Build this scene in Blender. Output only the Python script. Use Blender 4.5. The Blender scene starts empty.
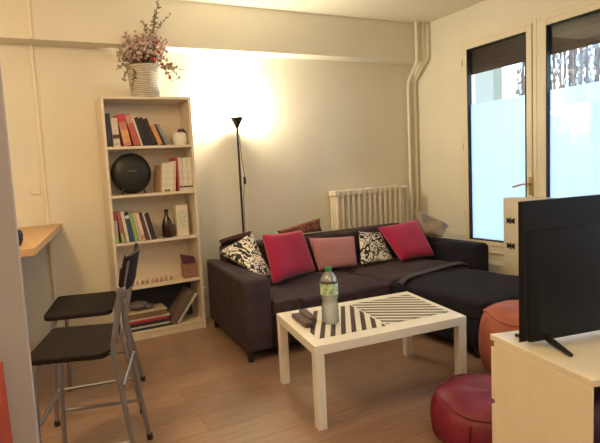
import bpy, bmesh, math, random
from math import sin, cos, tan, pi, radians as R_
from mathutils import Vector, Matrix
random.seed(7)
S = bpy.context.scene
COL = S.collection

# ---------------------------------------------------------------- materials
def new_mat(name):
    m = bpy.data.materials.new(name); m.use_nodes = True
    nt = m.node_tree; b = nt.nodes['Principled BSDF']
    return m, nt, b
def mat(name, col, rough=.6, metal=0, var=0, vscale=12, bump=0, bscale=60, spec=.5, sheen=0, coat=0):
    m, nt, b = new_mat(name)
    b.inputs['Base Color'].default_value = (*col, 1)
    b.inputs['Roughness'].default_value = rough
    b.inputs['Metallic'].default_value = metal
    b.inputs['Specular IOR Level'].default_value = spec
    if sheen: b.inputs['Sheen Weight'].default_value = sheen
    if coat: b.inputs['Coat Weight'].default_value = coat
    tc = nt.nodes.new('ShaderNodeTexCoord')
    n = nt.nodes.new('ShaderNodeTexNoise'); n.inputs['Scale'].default_value = vscale; n.inputs['Detail'].default_value = 4
    nt.links.new(tc.outputs['Object'], n.inputs['Vector'])
    r = nt.nodes.new('ShaderNodeValToRGB')
    v = max(var, .03)
    r.color_ramp.elements[0].position = .3; r.color_ramp.elements[1].position = .7
    r.color_ramp.elements[0].color = (*[max(0, c*(1-v)) for c in col], 1)
    r.color_ramp.elements[1].color = (*[min(1, c*(1+v)) for c in col], 1)
    nt.links.new(n.outputs['Fac'], r.inputs['Fac']); nt.links.new(r.outputs['Color'], b.inputs['Base Color'])
    if bump:
        n2 = nt.nodes.new('ShaderNodeTexNoise'); n2.inputs['Scale'].default_value = bscale; n2.inputs['Detail'].default_value = 3
        nt.links.new(tc.outputs['Object'], n2.inputs['Vector'])
        bp = nt.nodes.new('ShaderNodeBump'); bp.inputs['Strength'].default_value = bump; bp.inputs['Distance'].default_value = .01
        nt.links.new(n2.outputs['Fac'], bp.inputs['Height']); nt.links.new(bp.outputs['Normal'], b.inputs['Normal'])
    return m

def floor_mat():
    m, nt, b = new_mat('laminate_floor')
    tc = nt.nodes.new('ShaderNodeTexCoord'); mp = nt.nodes.new('ShaderNodeMapping')
    nt.links.new(tc.outputs['Object'], mp.inputs['Vector'])
    br = nt.nodes.new('ShaderNodeTexBrick'); br.offset = .37
    br.inputs['Scale'].default_value = 1; br.inputs['Brick Width'].default_value = 1.3; br.inputs['Row Height'].default_value = .19
    br.inputs['Mortar Size'].default_value = .002; br.inputs['Bias'].default_value = 0
    br.inputs['Color1'].default_value = (.345, .225, .165, 1); br.inputs['Color2'].default_value = (.285, .182, .132, 1)
    br.inputs['Mortar'].default_value = (.20, .11, .07, 1)
    nt.links.new(mp.outputs['Vector'], br.inputs['Vector'])
    mp2 = nt.nodes.new('ShaderNodeMapping'); mp2.inputs['Scale'].default_value = (1.2, 14, 1)
    nt.links.new(tc.outputs['Object'], mp2.inputs['Vector'])
    n = nt.nodes.new('ShaderNodeTexNoise'); n.inputs['Scale'].default_value = 3; n.inputs['Detail'].default_value = 6; n.inputs['Roughness'].default_value = .65
    nt.links.new(mp2.outputs['Vector'], n.inputs['Vector'])
    r = nt.nodes.new('ShaderNodeValToRGB'); r.color_ramp.elements[0].position = .3; r.color_ramp.elements[1].position = .72
    r.color_ramp.elements[0].color = (.78, .74, .7, 1); r.color_ramp.elements[1].color = (1.12, 1.1, 1.08, 1)
    nt.links.new(n.outputs['Fac'], r.inputs['Fac'])
    mx = nt.nodes.new('ShaderNodeMix'); mx.data_type = 'RGBA'; mx.blend_type = 'MULTIPLY'; mx.inputs['Factor'].default_value = 1
    nt.links.new(br.outputs['Color'], mx.inputs[6]); nt.links.new(r.outputs['Color'], mx.inputs[7])
    nt.links.new(mx.outputs[2], b.inputs['Base Color'])
    b.inputs['Roughness'].default_value = .42
    return m

def wood_mat(name, c1, c2, rough=.45):
    m, nt, b = new_mat(name)
    tc = nt.nodes.new('ShaderNodeTexCoord'); mp = nt.nodes.new('ShaderNodeMapping'); mp.inputs['Scale'].default_value = (14, 1.5, 14)
    nt.links.new(tc.outputs['Object'], mp.inputs['Vector'])
    n = nt.nodes.new('ShaderNodeTexNoise'); n.inputs['Scale'].default_value = 3; n.inputs['Detail'].default_value = 6
    nt.links.new(mp.outputs['Vector'], n.inputs['Vector'])
    r = nt.nodes.new('ShaderNodeValToRGB'); r.color_ramp.elements[0].color = (*c1, 1); r.color_ramp.elements[1].color = (*c2, 1)
    nt.links.new(n.outputs['Fac'], r.inputs['Fac']); nt.links.new(r.outputs['Color'], b.inputs['Base Color'])
    b.inputs['Roughness'].default_value = rough
    return m

def pattern_mat(name, scale=13, seed=0):
    # black brush-like figures on white cotton
    m, nt, b = new_mat(name)
    tc = nt.nodes.new('ShaderNodeTexCoord'); mp = nt.nodes.new('ShaderNodeMapping')
    mp.inputs['Location'].default_value = (seed, seed*2, seed); mp.inputs['Scale'].default_value = (1, 1, 1.4)
    nt.links.new(tc.outputs['Object'], mp.inputs['Vector'])
    n = nt.nodes.new('ShaderNodeTexNoise'); n.inputs['Scale'].default_value = scale; n.inputs['Detail'].default_value = 1.5; n.inputs['Distortion'].default_value = 1.6
    nt.links.new(mp.outputs['Vector'], n.inputs['Vector'])
    r = nt.nodes.new('ShaderNodeValToRGB'); r.color_ramp.interpolation = 'CONSTANT'
    e = r.color_ramp.elements
    e[0].position = 0; e[0].color = (.82, .8, .74, 1)
    e[1].position = .41; e[1].color = (.02, .02, .028, 1)
    x = e.new(.49); x.color = (.82, .8, .74, 1)
    x = e.new(.56); x.color = (.02, .02, .028, 1)
    x = e.new(.63); x.color = (.82, .8, .74, 1)
    nt.links.new(n.outputs['Fac'], r.inputs['Fac']); nt.links.new(r.outputs['Color'], b.inputs['Base Color'])
    b.inputs['Roughness'].default_value = .9
    return m

def stripe_mat(name, ang, c1, c2, period=.056, duty=.47, rough=.35):
    m, nt, b = new_mat(name)
    tc = nt.nodes.new('ShaderNodeTexCoord'); sx = nt.nodes.new('ShaderNodeSeparateXYZ')
    nt.links.new(tc.outputs['Object'], sx.inputs[0])
    def mth(op, a, bb=None):
        k = nt.nodes.new('ShaderNodeMath'); k.operation = op
        for i, q in enumerate((a, bb)):
            if q is None: continue
            if isinstance(q, (int, float)): k.inputs[i].default_value = q
            else: nt.links.new(q, k.inputs[i])
        return k.outputs[0]
    u = mth('ADD', mth('MULTIPLY', sx.outputs[0], -sin(ang)/period), mth('MULTIPLY', sx.outputs[1], cos(ang)/period))
    f = mth('LESS_THAN', mth('FRACT', mth('ADD', u, 100)), duty)
    mx = nt.nodes.new('ShaderNodeMix'); mx.data_type = 'RGBA'
    mx.inputs[6].default_value = (*c1, 1); mx.inputs[7].default_value = (*c2, 1)
    nt.links.new(f, mx.inputs[0]); nt.links.new(mx.outputs[2], b.inputs['Base Color'])
    b.inputs['Roughness'].default_value = rough
    return m

def rib_mat(name, c1, c2, axis=0, scale=55, dist=.004):
    m, nt, b = new_mat(name)
    tc = nt.nodes.new('ShaderNodeTexCoord')
    w = nt.nodes.new('ShaderNodeTexWave'); w.bands_direction = 'XYZ'[axis]; w.inputs['Scale'].default_value = scale
    w.inputs['Distortion'].default_value = 2.5; w.inputs['Detail'].default_value = 2
    nt.links.new(tc.outputs['Object'], w.inputs['Vector'])
    r = nt.nodes.new('ShaderNodeValToRGB'); r.color_ramp.elements[0].color = (*c1, 1); r.color_ramp.elements[1].color = (*c2, 1)
    nt.links.new(w.outputs['Fac'], r.inputs['Fac']); nt.links.new(r.outputs['Color'], b.inputs['Base Color'])
    bp = nt.nodes.new('ShaderNodeBump'); bp.inputs['Distance'].default_value = dist; bp.inputs['Strength'].default_value = .8
    nt.links.new(w.outputs['Fac'], bp.inputs['Height']); nt.links.new(bp.outputs['Normal'], b.inputs['Normal'])
    b.inputs['Roughness'].default_value = .85
    return m

def emit_mat(name, col, st):
    m, nt, b = new_mat(name)
    b.inputs['Base Color'].default_value = (*col, 1)
    b.inputs['Emission Color'].default_value = (*col, 1); b.inputs['Emission Strength'].default_value = st
    return m
def glass_mat(name, col=(1, 1, 1), fac=.1, rough=.02, milk=0):
    m = bpy.data.materials.new(name); m.use_nodes = True; nt = m.node_tree; nt.nodes.clear()
    o = nt.nodes.new('ShaderNodeOutputMaterial'); t = nt.nodes.new('ShaderNodeBsdfTransparent'); g = nt.nodes.new('ShaderNodeBsdfGlossy')
    t.inputs[0].default_value = (*col, 1); g.inputs['Roughness'].default_value = rough
    f = nt.nodes.new('ShaderNodeFresnel'); f.inputs['IOR'].default_value = 1.35
    ad = nt.nodes.new('ShaderNodeMath'); ad.operation = 'ADD'; ad.inputs[1].default_value = fac; nt.links.new(f.outputs[0], ad.inputs[0])
    if milk:
        df = nt.nodes.new('ShaderNodeBsdfTranslucent'); df.inputs[0].default_value = (.85, .9, .88, 1); d2 = nt.nodes.new('ShaderNodeBsdfDiffuse'); d2.inputs[0].default_value = (.8, .85, .83, 1)
        m2 = nt.nodes.new('ShaderNodeMixShader'); nt.links.new(df.outputs[0], m2.inputs[1]); nt.links.new(d2.outputs[0], m2.inputs[2])
        m3 = nt.nodes.new('ShaderNodeMixShader'); m3.inputs[0].default_value = milk; nt.links.new(t.outputs[0], m3.inputs[1]); nt.links.new(m2.outputs[0], m3.inputs[2]); t = m3
    mx = nt.nodes.new('ShaderNodeMixShader'); nt.links.new(ad.outputs[0], mx.inputs[0])
    nt.links.new(t.outputs[0], mx.inputs[1]); nt.links.new(g.outputs[0], mx.inputs[2]); nt.links.new(mx.outputs[0], o.inputs[0])
    return m
def frost_mat():
    m = bpy.data.materials.new('frosted_film'); m.use_nodes = True; nt = m.node_tree; nt.nodes.clear()
    o = nt.nodes.new('ShaderNodeOutputMaterial'); t = nt.nodes.new('ShaderNodeBsdfTranslucent'); d = nt.nodes.new('ShaderNodeBsdfDiffuse')
    t.inputs[0].default_value = (.72, .77, .90, 1); d.inputs[0].default_value = (.7, .75, .8, 1)
    mx = nt.nodes.new('ShaderNodeMixShader'); mx.inputs[0].default_value = .15
    nt.links.new(t.outputs[0], mx.inputs[1]); nt.links.new(d.outputs[0], mx.inputs[2]); nt.links.new(mx.outputs[0], o.inputs[0])
    return m

M = dict(
    floor=floor_mat(),
    wall=mat('cream_plaster', (.74, .72, .64), .85, var=.03, vscale=2, bump=.08, bscale=40),
    ceiling=mat('ceiling_plaster', (.76, .73, .64), .9, var=.03, vscale=2),
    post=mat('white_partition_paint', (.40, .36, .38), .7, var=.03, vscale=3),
    trim=mat('cream_gloss_paint', (.76, .71, .59), .4, var=.03),
    white=mat('white_laminate', (.84, .82, .77), .35, var=.02),
    shelfw=mat('bookcase_white_foil', (.74, .66, .56), .45, var=.02),
    cab=mat('cabinet_white_foil', (.80, .74, .60), .3, var=.02),
    rad=mat('radiator_enamel', (.80, .75, .64), .4, var=.03),
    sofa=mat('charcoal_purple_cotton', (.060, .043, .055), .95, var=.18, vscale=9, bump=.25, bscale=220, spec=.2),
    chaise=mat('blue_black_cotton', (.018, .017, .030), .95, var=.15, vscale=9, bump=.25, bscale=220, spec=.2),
    throw=rib_mat('grey_throw_weave', (.055, .046, .062), (.08, .07, .09), 0, 40, .002),
    magenta=mat('magenta_velvet', (.40, .006, .075), .85, var=.12, vscale=7, bump=.2, bscale=200, sheen=.3),
    pinkrib=rib_mat('dusty_pink_ribbed', (.42, .15, .18), (.70, .36, .37), 0, 26),
    pat1=pattern_mat('black_white_print', 8, 0), pat2=pattern_mat('black_white_print_b', 8.5, 3.3),
    brown=mat('dark_brown_fabric', (.085, .05, .04), .9, var=.3, vscale=20),
    brownp=mat('russet_patterned_fabric', (.19, .075, .05), .85, var=.7, vscale=28),
    taupe=mat('taupe_satin', (.27, .215, .17), .55, var=.2, vscale=8, bump=.2, bscale=14),
    black=mat('black_plastic', (.012, .012, .014), .45),
    blackm=mat('black_painted_metal', (.02, .018, .018), .45, metal=.3),
    tv=mat('dark_tv_plastic', (.009, .009, .015), .5, spec=.2, var=.1, vscale=3),
    steel=mat('silver_painted_steel', (.25, .24, .27), .35, metal=.6),
    chrome=mat('chrome', (.7, .7, .7), .15, metal=1),
    brass=mat('aged_brass', (.45, .30, .14), .35, metal=.9),
    seat=mat('black_brown_seat', (.014, .009, .011), .7, spec=.2, var=.15, vscale=10),
    ledge=wood_mat('beech_worktop', (.46, .28, .13), (.62, .40, .21)),
    redl=mat('oxblood_leather', (.19, .006, .028), .5, var=.2, vscale=6, bump=.15, bscale=30),
    orgl=mat('terracotta_leather', (.42, .12, .075), .6, var=.2, vscale=6, bump=.15, bscale=30),
    basket=rib_mat('white_wicker', (.52, .48, .44), (.80, .76, .70), 2, 22, .008),
    leaf=mat('dried_olive_leaf', (.26, .22, .15), .8, var=.35, vscale=30),
    blossom=mat('dusty_mauve_blossom', (.50, .38, .35), .85, var=.4, vscale=40),
    berry=mat('red_berry', (.42, .02, .02), .35),
    stem=mat('brown_stem', (.16, .10, .06), .8),
    bulb=emit_mat('lamp_bulb', (1, .82, .5), 25),
    glass=glass_mat('window_glass', (.93, .97, .97), .03),
    pet=glass_mat('clear_pet', (.93, .97, .96), .16, .08, .40),
    frost=frost_mat(),
    shutter=mat('brown_roller_shutter', (.05, .020, .022), .9, spec=.1),
    gasket=mat('black_gasket', (.012, .012, .015), .6),
    cap=mat('green_cap', (.03, .22, .12), .4),
    label=mat('green_white_label', (.45, .62, .42), .5, var=.5, vscale=50),
    mat1=stripe_mat('striped_vinyl_left', R_(53), (.80, .77, .70), (.045, .03, .035)),
    mat2=stripe_mat('striped_vinyl_right', R_(-35), (.80, .77, .70), (.03, .03, .035)),
    remote=mat('dark_brown_remote', (.085, .042, .046), .4),
    button=mat('grey_rubber_button', (.18, .13, .14), .6),
    coat=mat('orange_red_cloth', (.36, .055, .03), .9, var=.15),
    paper=mat('paper_pages', (.70, .64, .52), .9, var=.06, vscale=60),
    facade=mat('pale_facade', (.24, .24, .21), .9, var=.08, vscale=1),
    facadew=mat('facade_window', (.10, .12, .14), .2),
    bark=mat('pale_bark', (.14, .11, .11), .9, var=.4, vscale=10),
    frostleaf=mat('pale_winter_foliage', (.30, .32, .36), .9, var=.5, vscale=6),
    ground=mat('pale_paving', (.45, .45, .43), .9),
)

# ---------------------------------------------------------------- mesh builder
class MB:
    def __init__(s): s.b = bmesh.new()
    def box(s, x0, x1, y0, y1, z0, z1):
        vs = [s.b.verts.new((x, y, z)) for z in (z0, z1) for x, y in ((x0, y0), (x1, y0), (x1, y1), (x0, y1))]
        s._hex(vs); return s
    def _hex(s, v):
        for f in ((3, 2, 1, 0), (4, 5, 6, 7), (0, 1, 5, 4), (1, 2, 6, 5), (2, 3, 7, 6), (3, 0, 4, 7)): s.b.faces.new([v[i] for i in f])
    def hexa(s, lo, hi):          # four bottom and four top points, anticlockwise
        s._hex([s.b.verts.new(p) for p in list(lo)+list(hi)]); return s
    def quadprism(s, pts, z0, z1):
        return s.hexa([(p[0], p[1], z0) for p in pts], [(p[0], p[1], z1) for p in pts])
    def cyl(s, a, b, r, r2=None, n=16, caps=True):
        a, b = Vector(a), Vector(b); r2 = r if r2 is None else r2
        q = (b-a).to_track_quat('Z', 'Y')
        A = [s.b.verts.new(a+q@Vector((r*cos(2*pi*i/n), r*sin(2*pi*i/n), 0))) for i in range(n)]
        B = [s.b.verts.new(b+q@Vector((r2*cos(2*pi*i/n), r2*sin(2*pi*i/n), 0))) for i in range(n)]
        for i in range(n): s.b.faces.new((A[i], A[(i+1) % n], B[(i+1) % n], B[i]))
        if caps: s.b.faces.new(A[::-1]); s.b.faces.new(B)
        return s
    def tube(s, pts, r, n=12, rr=None):
        P = [Vector(p) for p in pts]; rings = []
        up = None
        for i, p in enumerate(P):
            d = ((P[min(i+1, len(P)-1)]-p).normalized() + (p-P[max(i-1, 0)]).normalized()).normalized()
            if up is None:
                up = Vector((0, 0, 1)) if abs(d.z) < .9 else Vector((1, 0, 0))
            a = d.cross(up).normalized(); b2 = a.cross(d).normalized(); up = b2
            k = rr[i] if rr else r
            rings.append([s.b.verts.new(p+a*k*cos(2*pi*j/n)+b2*k*sin(2*pi*j/n)) for j in range(n)])
        for A, B in zip(rings, rings[1:]):
            for j in range(n): s.b.faces.new((A[j], A[(j+1) % n], B[(j+1) % n], B[j]))
        s.b.faces.new(rings[0][::-1]); s.b.faces.new(rings[-1]); return s
    def lathe(s, prof, c=(0, 0, 0), n=32, close=False, wob=0):
        c = Vector(c); rings = []
        for r, z in prof:
            if r < 1e-6: rings.append([s.b.verts.new(c+Vector((0, 0, z)))])
            else: rings.append([s.b.verts.new(c+Vector((r*(1+wob*cos(8*2*pi*j/n))*cos(2*pi*j/n), r*(1+wob*cos(8*2*pi*j/n))*sin(2*pi*j/n), z))) for j in range(n)])
        for A, B in zip(rings, rings[1:]):
            for j in range(n):
                k = (j+1) % n
                if len(A) == 1 and len(B) == 1: continue
                if len(A) == 1: s.b.faces.new((A[0], B[k], B[j]))
                elif len(B) == 1: s.b.faces.new((A[j], A[k], B[0]))
                else: s.b.faces.new((A[j], A[k], B[k], B[j]))
        return s
    def blob(s, c, r, sc=(1, 1, 1), sub=1):
        m = Matrix.Translation(Vector(c)) @ Matrix.Diagonal((*[r*k for k in sc], 1))
        bmesh.ops.create_icosphere(s.b, subdivisions=sub, radius=1, matrix=m); return s
    def pillow(s, TL, TR, BR, BL, t, n=16, pinch=.12, sag=0, fold=0):
        TL, TR, BR, BL = map(Vector, (TL, TR, BR, BL))
        N = (TR-TL).cross(BL-TL).normalized(); cen = (TL+TR+BR+BL)/4
        F = []; B = []
        for j in range(n+1):
            rf = []; rb = []
            for i in range(n+1):
                u, v = i/n, j/n
                p = TL*(1-u)*(1-v)+TR*u*(1-v)+BR*u*v+BL*(1-u)*v
                a, b2 = 2*u-1, 2*v-1
                p = p+(cen-p)*pinch*((1-b2*b2)*abs(a)**3+(1-a*a)*abs(b2)**3)*.8
                h = t/2*((1-a**4)*(1-b2**4))**.55
                w = fold*t*(sin(9*u+4*v)*.5+sin(5*v-7*u)*.5)*(1-a*a)*(1-b2*b2)
                z = Vector((0, 0, -sag*(1-a*a)*(1-v)))
                rf.append(s.b.verts.new(p-N*(h+w)+z))
                edge = i in (0, n) or j in (0, n)
                rb.append(rf[-1] if edge else s.b.verts.new(p+N*(h-w)+z))
            F.append(rf); B.append(rb)
        for j in range(n):
            for i in range(n):
                s.b.faces.new((F[j][i], F[j+1][i], F[j+1][i+1], F[j][i+1]))
                q = (B[j][i], B[j][i+1], B[j+1][i+1], B[j+1][i])
                try: s.b.faces.new(q)
                except ValueError: pass
        return s
    def build(s, name, m, parent=None, bevel=0, seg=2, smooth=True, sub=0, ang=40, off=None, world=True, loc=None):
        bmesh.ops.recalc_face_normals(s.b, faces=s.b.faces[:])
        if parent is not None and world:
            root = parent
            T = Matrix.Identity(4)
            while root is not None: T = root.matrix_basis @ T; root = root.parent
            s.b.transform(T.inverted())
        if loc is not None: s.b.transform(Matrix.Translation(-Vector(loc)))
        me = bpy.data.meshes.new(name); s.b.to_mesh(me); s.b.free()
        for x in (m if isinstance(m, list) else [m]): me.materials.append(x)
        if smooth:
            for p in me.polygons: p.use_smooth = True
            me.set_sharp_from_angle(angle=R_(ang))
        o = bpy.data.objects.new(name, me); COL.objects.link(o); o.parent = parent
        if loc is not None: o.location = loc
        if bevel:
            k = o.modifiers.new('bevel', 'BEVEL'); k.width = bevel; k.segments = seg; k.limit_method = 'ANGLE'; k.angle_limit = R_(35)
        if sub:
            k = o.modifiers.new('sub', 'SUBSURF'); k.levels = sub; k.render_levels = sub
        return o
def thing(name, label, cat, loc=(0, 0, 0), rz=0, group=None):
    o = bpy.data.objects.new(name, None); COL.objects.link(o); o.location = loc; o.rotation_euler = (0, 0, rz)
    o.empty_display_size = .1
    return tag(o, label, cat, group)
def tag(o, label, cat, group=None):
    o['label'] = label; o['category'] = cat
    if group: o['group'] = group
    return o
def struct(o, label=None):
    o['kind'] = 'structure'
    if label: o['label'] = label
    return o

# ---------------------------------------------------------------- room
D, X, CZ = 4.218, 4.292, 2.87
YF, XL = -1.6, -2.0
struct(MB().box(XL-.2, X+.2, YF-.2, D+.2, -.1, 0).build('floor', M['floor'], smooth=False), 'warm brown wood plank floor')
struct(MB().box(XL-.2, X+.2, YF-.2, D+.2, CZ, CZ+.1).build('ceiling', M['ceiling'], smooth=False), 'cream plaster ceiling')
struct(MB().box(XL, X+.2, D, D+.2, 0, CZ).build('wall_back', M['wall'], smooth=False), 'cream wall behind bookcase and sofa')
struct(MB().box(XL, X, 4.046, D, 2.473, CZ).build('wall_beam', M['wall'], smooth=False), 'ceiling beam along the back wall')
struct(MB().box(XL-.2, XL, YF, D+.2, 0, CZ).build('wall_left', M['wall'], smooth=False), 'wall on the kitchen side')
struct(MB().box(XL-.2, X+.2, YF-.2, YF, 0, CZ).build('wall_front', M['wall'], smooth=False), 'wall behind the viewer')
# window wall with its opening
W0, W1, WZ0, WZ1 = 2.03, 3.575, .44, 2.542
w = MB(); w.box(X, X+.2, YF, -1.3, 0, CZ); w.box(X, X+.2, 1.5, W0, 0, CZ); w.box(X, X+.2, -1.3, 1.5, 0, .9); w.box(X, X+.2, -1.3, 1.5, 2.5, CZ); w.box(X, X+.2, W1, D, 0, CZ); w.box(X, X+.2, W0, W1, 0, WZ0); w.box(X, X+.2, W0, W1, WZ1, CZ)
struct(w.build('wall_right', M['wall'], smooth=False), 'cream wall with the tall windows')
# partition end close to the camera, left edge of the photo
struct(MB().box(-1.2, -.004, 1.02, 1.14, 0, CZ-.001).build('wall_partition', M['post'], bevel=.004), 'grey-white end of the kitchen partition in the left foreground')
# baseboards
struct(MB().box(1.45, X, D-.015, D, 0, .09).build('baseboard_back', M['trim'], bevel=.003))
struct(MB().box(XL, .66, D-.015, D, 0, .09).build('baseboard_left', M['trim'], bevel=.003))
struct(MB().box(X-.015, X, YF, D-.02, 0, .09).build('baseboard_right', M['trim'], bevel=.003))
struct(MB().box(.205, .232, D-.02, D, .09, 2.473).build('trim_1', M['trim'], bevel=.003), 'narrow vertical cable duct on the yellow wall')
struct(MB().box(.205, .232, 4.026, 4.046, 2.473, CZ).build('trim_2', M['trim'], bevel=.003), 'cable duct continuing up the beam')
struct(MB().box(4.10, X, 2.30, 3.62, .09, .335).build('trim_3', M['trim'], bevel=.006), 'low boxed ledge under the window')

def casement(idx, y0, y1, hinge_lo, label):
    root = MB()
    # fixed outer frame ring set in the wall
    def ring(b, a0, a1, c0, c1, wd, x0, x1, wb=None):
        wb = wb or wd
        b.box(x0, x1, a0, a0+wd, c0, c1); b.box(x0, x1, a1-wd, a1, c0, c1)
        b.box(x0, x1, a0+wd, a1-wd, c1-wd, c1); b.box(x0, x1, a0+wd, a1-wd, c0, c0+wb)
    ring(root, y0, y1, WZ0, WZ1, .035, X-.022, X+.07)
    o = root.build('window_%d' % idx, M['trim'], bevel=.004, loc=(X, (y0+y1)/2, WZ0)); struct(o, label)
    s = MB(); ring(s, y0+.037, y1-.037, WZ0+.037, WZ1-.037, .052, X-.034, X+.03, .05)
    sash = s.build('sash', M['trim'], o, bevel=.005)
    a0, a1, c0, c1 = y0+.089, y1-.089, WZ0+.087, WZ1-.089
    g = MB(); ring(g, a0, a1, c0, c1, .009, X-.036, X+.02); g.build('gasket', M['gasket'], sash)
    MB().box(X-.002, X+.004, a0+.009, a1-.009, c0+.009, c1-.009).build('pane', M['glass'], o, smooth=False)
    MB().box(X+.005, X+.007, a0+.009, a1-.009, c0+.009, 1.905).build('frosted_film', M['frost'], o, smooth=False)
    sh = MB()
    for k in range(6): sh.box(X+.10, X+.118, y0, y1, 2.222+k*.055, 2.222+k*.055+.054)
    sh.build('roller_shutter', M['shutter'], o, bevel=.003)
    for z in (2.3, 1.45, .75):
        yy = y1-.036 if hinge_lo else y0+.036
        MB().cyl((X-.04, yy, z), (X-.04, yy, z+.07), .007).build('hinge', M['trim'], sash)
    return sash
w1 = casement(1, 2.782, W1, True, 'left tall window leaf with frosted lower glass')
w2 = casement(2, W0, 2.780, False, 'right tall window leaf, largely behind the television')
k = MB(); k.box(X-.02, X+.07, -1.3, -1.25, .9, 2.5); k.box(X-.02, X+.07, 1.45, 1.5, .9, 2.5); k.box(X-.02, X+.07, -1.25, 1.45, 2.45, 2.5); k.box(X-.02, X+.07, -1.25, 1.45, .9, .95); k.box(X-.02, X+.07, .07, .13, .95, 2.45)
w3 = struct(k.build('window_3', M['trim'], bevel=.004, loc=(X, .1, .9)), 'wide window added for extra daylight, nearer the viewer, out of the frame to the right')  # added window, never in view, lets in more cool daylight as fill
MB().box(X, X+.005, -1.25, 1.45, .95, 2.45).build('pane', M['glass'], w3, smooth=False)
h = MB(); h.box(X-.042, X-.034, 2.817, 2.844, .99, 1.16); h.build('handle_plate', M['brass'], w1, bevel=.002)
h = MB(); h.cyl((X-.04, 2.830, 1.10), (X-.085, 2.830, 1.10), .009); h.tube([(X-.085, 2.830, 1.10), (X-.09, 2.875, 1.095), (X-.085, 2.965, 1.07)], .009); h.build('handle', M['brass'], w1)
# sill
struct(MB().box(X-.05, X+.02, W0-.03, W1+.03, WZ0-.03, WZ0-.001).build('trim_4', M['trim'], bevel=.005), 'window sill')

# outside: neighbour building and pale tree
b = thing('apartment_building', 'grey-beige building facade seen through the clear glass strip', 'building', (10.4, 7.6, -3))
MB().box(10, 10.3, 7.5, 20, -3, 12).build('facade', M['facade'], b, smooth=False)
for z in (-1.0, 5.6):
    for y in (14.2, 16.4): MB().box(9.96, 10.0, y, y+1.1, z, z+1.6).build('facade_window', M['facadew'], b, smooth=False)
rt = random.Random(3)
def tree(x, y, label):
    t = thing('winter_tree', label, 'tree', (x, y, -3), 0, 'pale trees outside the window')
    k = MB(); k.tube([(x, y, -3), (x+.05, y+.05, 0), (x, y-.04, 3), (x+.1, y-.1, 7)], .2, rr=[.14, .11, .08, .03])
    for i in range(9):
        a = rt.random()*6.28; q = .15+rt.random()*.4
        px_, py_ = x+q*cos(a), y+q*sin(a)
        k.tube([(x, y, -.5+rt.random()), (px_, py_, 1.5), (px_+rt.uniform(-.08, .08), py_+rt.uniform(-.1, .1), 3.4), (px_*1.0, py_+rt.uniform(-.2, .2), 6)], .04, n=6, rr=[.05, .04, .03, .01])
    k.build('trunk', M['bark'], t)
    k = MB()
    for i in range(420):
        a = rt.random()*6.28; L = rt.random()**.5*.62
        k.blob((x+.6*L*cos(a), y+L*sin(a), 1.6+rt.random()*4), .012+rt.random()*.03, (1, 1, 2.2), 1)
    k.build('foliage', M['frostleaf'], t)
tree(12.4, 8.1, 'pale slender tree seen just right of the facade edge')
tree(11.8, 6.9, 'middle pale slender tree seen at the window division')
tree(10.8, 5.6, 'pale slender tree seen through the right window leaf')
struct(MB().box(X+.4, 60, -40, 60, -3.1, -3).build('ground_outside', M['ground'], smooth=False))

# heating pipes in the corner
def pipe(x0, x1, label):
    p = [(x0, 3.99, CZ), (x0, 3.99, 2.50), (x0, 4.0, 2.44), ((x0+x1)/2, 4.08, 2.36), (x1, 4.165, 2.28), (x1, 4.175, 2.2), (x1, 4.175, 1.1), (x1, 4.175, .0)]
    tag(MB().tube(p, .017, 12).build('heating_pipe', M['trim']), label, 'pipe', 'heating pipes in the corner')
pipe(4.105, 4.150, 'left of the two cream heating pipes in the corner by the radiator')
pipe(4.20, 4.245, 'right of the two cream heating pipes, nearest the window wall')
# radiator
r = thing('radiator', 'cream cast-iron column radiator behind the sofa', 'radiator', (3.5, 4.13, 0))
nS = 13; x0, x1 = 3.0, 3.93
pw = (x1-x0)/nS
for i in range(nS):
    cx = x0+pw*(i+.5); q = MB()
    for yy in (4.085, 4.13, 4.175):
        q.cyl((cx, yy, .20), (cx, yy, 1.075), .017, n=10)
    q.box(cx-pw*.40, cx+pw*.40, 4.068, 4.192, 1.055, 1.11); q.box(cx-pw*.40, cx+pw*.40, 4.068, 4.192, .16, .21)
    q.box(cx-pw*.5, cx+pw*.5, 4.11, 4.15, 1.06, 1.09); q.build('section', M['rad'], r, bevel=.012, seg=3)
MB().box(x0, x0+.03, 4.08, 4.18, 0, .17).build('foot', M['rad'], r); MB().box(x1-.03, x1, 4.08, 4.18, 0, .17).build('foot', M['rad'], r)
fp = MB().tube([(x1-.01, 4.13, 1.085), (3.99, 4.13, 1.085), (4.03, 4.13, 1.085), (4.04, 4.14, 1.06), (4.04, 4.14, .0)], .013).build('feed_pipe', M['rad'], r)
MB().cyl((3.99, 4.13, 1.085), (4.03, 4.13, 1.085), .024).build('valve', M['rad'], fp)
# electrical bits
o = MB().box(.115, .185, D-.012, D, 1.28, 1.345).build('light_switch', M['trim'], bevel=.004, loc=(.15, D, 1.31)); tag(o, 'cream double light switch on the wall above the wooden ledge', 'switch')
MB().box(.122, .148, D-.017, D-.011, 1.29, 1.335).build('rocker', M['trim'], o, bevel=.002); MB().box(.152, .178, D-.017, D-.011, 1.29, 1.335).build('rocker', M['trim'], o, bevel=.002)
o = MB().box(1.505, 1.575, D-.012, D, .225, .295).build('wall_socket', M['white'], bevel=.004, loc=(1.54, D, .26)); tag(o, 'white wall socket low down between bookcase and sofa', 'socket')
MB().cyl((1.54, D-.016, .26), (1.54, D-.010, .26), .02).build('socket_face', M['trim'], o)

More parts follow.
